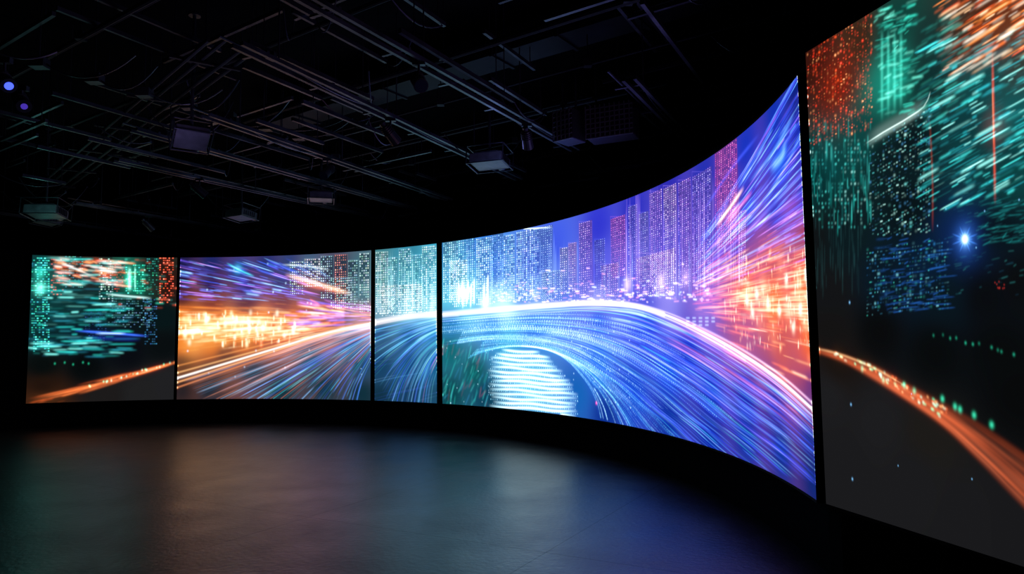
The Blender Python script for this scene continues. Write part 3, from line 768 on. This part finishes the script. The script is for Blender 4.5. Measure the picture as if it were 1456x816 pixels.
def projector(loc, yaw, sc=1.0, tilt=-.12, shell=M_white):
    root = bpy.data.objects.new('ceiling_projector', None); link(root); root.location = loc
    R = Euler((tilt, 0, yaw)).to_matrix()
    b = MB(); b.box((0, 0, 0), (.46 * sc, .36 * sc, .13 * sc), 0, R)
    b.box(R @ Vector((0, -.02, .075 * sc)), (.36 * sc, .26 * sc, .03 * sc), 0, R)
    b.obj('body', [shell], root, bevel=.02 * sc)
    g = MB()
    for k in range(6): g.box(R @ Vector(((-.235) * sc, (-.12 + k * .045) * sc, 0)), (.012 * sc, .02 * sc, .09 * sc), 0, R)
    for k in range(6): g.box(R @ Vector(((.235) * sc, (-.12 + k * .045) * sc, 0)), (.012 * sc, .02 * sc, .09 * sc), 0, R)
    g.box(R @ Vector((-.12 * sc, .183 * sc, 0)), (.15 * sc, .01 * sc, .08 * sc), 0, R)
    g.obj('vents', [M_dark], root)
    l = MB(); a = R @ Vector((.08 * sc, .17 * sc, 0)); c = R @ Vector((.08 * sc, .25 * sc, 0)); e = R @ Vector((.08 * sc, .253 * sc, 0))
    l.tube(a, c, .062 * sc, 20); l.tube(c, e, .048 * sc, 20, 1); l.obj('lens', [M_dark, M_glass], root)
    m = MB(); h = HC - loc[2]
    m.tube((0, 0, .07 * sc), (0, 0, h), .02, 10)
    m.box((0, 0, .12 * sc), (.2 * sc, .14 * sc, .02), 0, Euler((0, 0, yaw)).to_matrix())
    for sx in (-1, 1):
        for sy in (-1, 1):
            p = R @ Vector((sx * .26 * sc, sy * .2 * sc, -.08 * sc)); q = R @ Vector((sx * .26 * sc, sy * .2 * sc, .16 * sc))
            m.tube(p, q, .009, 6)
            m.tube(R @ Vector((sx * .16 * sc, sy * .12 * sc, .07 * sc)), (0, 0, .13 * sc), .009, 6)
    for zz in (-.08, .16):
        for sx in (-1, 1):
            m.tube(R @ Vector((sx * .26 * sc, -.2 * sc, zz * sc)), R @ Vector((sx * .26 * sc, .2 * sc, zz * sc)), .009, 6)
            m.tube(R @ Vector((-.26 * sc, sx * .2 * sc, zz * sc)), R @ Vector((.26 * sc, sx * .2 * sc, zz * sc)), .009, 6)
    m.sag((.02, 0, .1), (.5 * sc, .2, .5), .18, .007)
    m.sag((-.02, 0, .1), (-.6 * sc, -.1, .35), .15, .007)
    m.tube((0, 0, h - .02), (0, 0, h), .07, 14)
    m.obj('mount', [M_metal], root)
    return root
projector((-3.75, 8.1, 4.0), math.radians(35), .8, tilt=-.6)
projector((-8.3, 12.4, 3.98), math.radians(5), 1.2)
projector((-5.05, 13.0, 4.0), math.radians(-30), 1.0)
projector((-3.15, 11.5, 4.0), math.radians(15), .8)
projector((-.28, 9.3, 4.0), math.radians(-20), 1.0)
projector((-8.9, 13.3, 4.0), math.radians(-40), 1.0)

def cage_speaker(loc, yaw, w, h):
    root = bpy.data.objects.new('hanging_speaker', None); link(root); root.location = loc; root.rotation_euler = (0, 0, yaw)
    b = MB(); b.box((0, .06, 0), (w, .3, h)); b.obj('cabinet', [M_dark], root, bevel=.015)
    g = MB()
    for k in range(int(w / .06) + 1): g.box((-w / 2 + k * .06, -.105, 0), (.012, .012, h))
    for k in range(int(h / .06) + 1): g.box((0, -.105, -h / 2 + k * .06), (w, .012, .012))
    g.obj('grille', [M_white], root)
    m = MB()
    for sx in (-.35, .35):
        m.tube((sx * w, .05, h / 2 - .01), (sx * w, .05, HC - loc[2]), .012, 8)
    m.obj('hanger', [M_metal], root)
cage_speaker((1.22, 8.3, 4.2), math.radians(-25), .58, .40)
cage_speaker((.70, 8.45, 4.2), math.radians(-40), .28, .38)

def spot(loc, yaw, lit=None, sc=1.0):
    root = bpy.data.objects.new('track_spotlight', None); link(root); root.location = loc
    d = Vector((math.sin(yaw), math.cos(yaw), -.8)).normalized()
    b = MB(); b.tube(-d * .12, d * .12, .055, 16, 0, .07); b.tube(-d * .17, -d * .12, .035, 12)
    for k in range(4): b.tube(-d * (.10 - k * .025), -d * (.092 - k * .025), .07, 16)
    b.obj('can', [M_dark], root)
    l = MB(); l.tube(d * .12, d * .125, .062 * sc, 16); l.obj('lens', [lit or M_glass], root)
    y = MB(); y.tube((0, 0, 0), (0, 0, ZR - loc[2]), .012, 8); y.box((0, 0, ZR - loc[2] - .02), (.12, .05, .05)); y.obj('yoke', [M_metal], root)
M_bl = emis_mat('blue_lamp_glass', (.06, .10, 1.0), 2.0)
spot((-4.62, 6.25, 4.0), math.radians(120), M_bl, .6)
spot((-4.95, 6.95, 4.05), math.radians(130), emis_mat('violet_lamp_glass', (.12, .06, .8), .5), .5)
for x, y, a in ((-1.4, 8.05, 40), (-.85, 6.4, 160), (-4.9, 10.9, 60), (-2.6, 9.8, 200), (-7.3, 14.0, 30), (.2, 8.3, 10)):
    spot((x, y, 4.0), math.radians(a))

def plight(name, loc, col, e, r=.06):
    l = bpy.data.lights.new(name, 'POINT'); l.energy = e; l.color = col; l.shadow_soft_size = r
    o = bpy.data.objects.new(name, l); o.location = loc; link(o)
plight('violet_fill_light', (-3.75, 7.55, 3.85), (.45, .35, 1.0), 2.2)  # added light without a fixture, tints the tilted projector violet
plight('teal_fill_light', (-8.0, 11.7, 3.8), (.25, .9, .9), 2.5)  # added bodiless light for the teal glint on the far left projectors
plight('blue_fill_light', (-.2, 8.7, 3.9), (.25, .3, 1.0), 1.2)  # added blue fill beside the middle projector, no lamp body

# ------------------------------------------------------------------ world + camera
w = bpy.data.worlds.new('world'); scene.world = w; w.use_nodes = True
w.node_tree.nodes['Background'].inputs[0].default_value = (0, 0, 0, 1)
cd = bpy.data.cameras.new('camera'); cam = bpy.data.objects.new('camera', cd); link(cam)
cd.sensor_width = 36; cd.lens = 36 * F / 1456; cd.clip_start = .05; cd.clip_end = 100
cam.matrix_world = Matrix.Translation((0, 0, EYE)) @ Matrix.Rotation(math.pi / 2 + TH, 4, 'X') @ Matrix.Rotation(RO, 4, 'Z')
scene.camera = cam
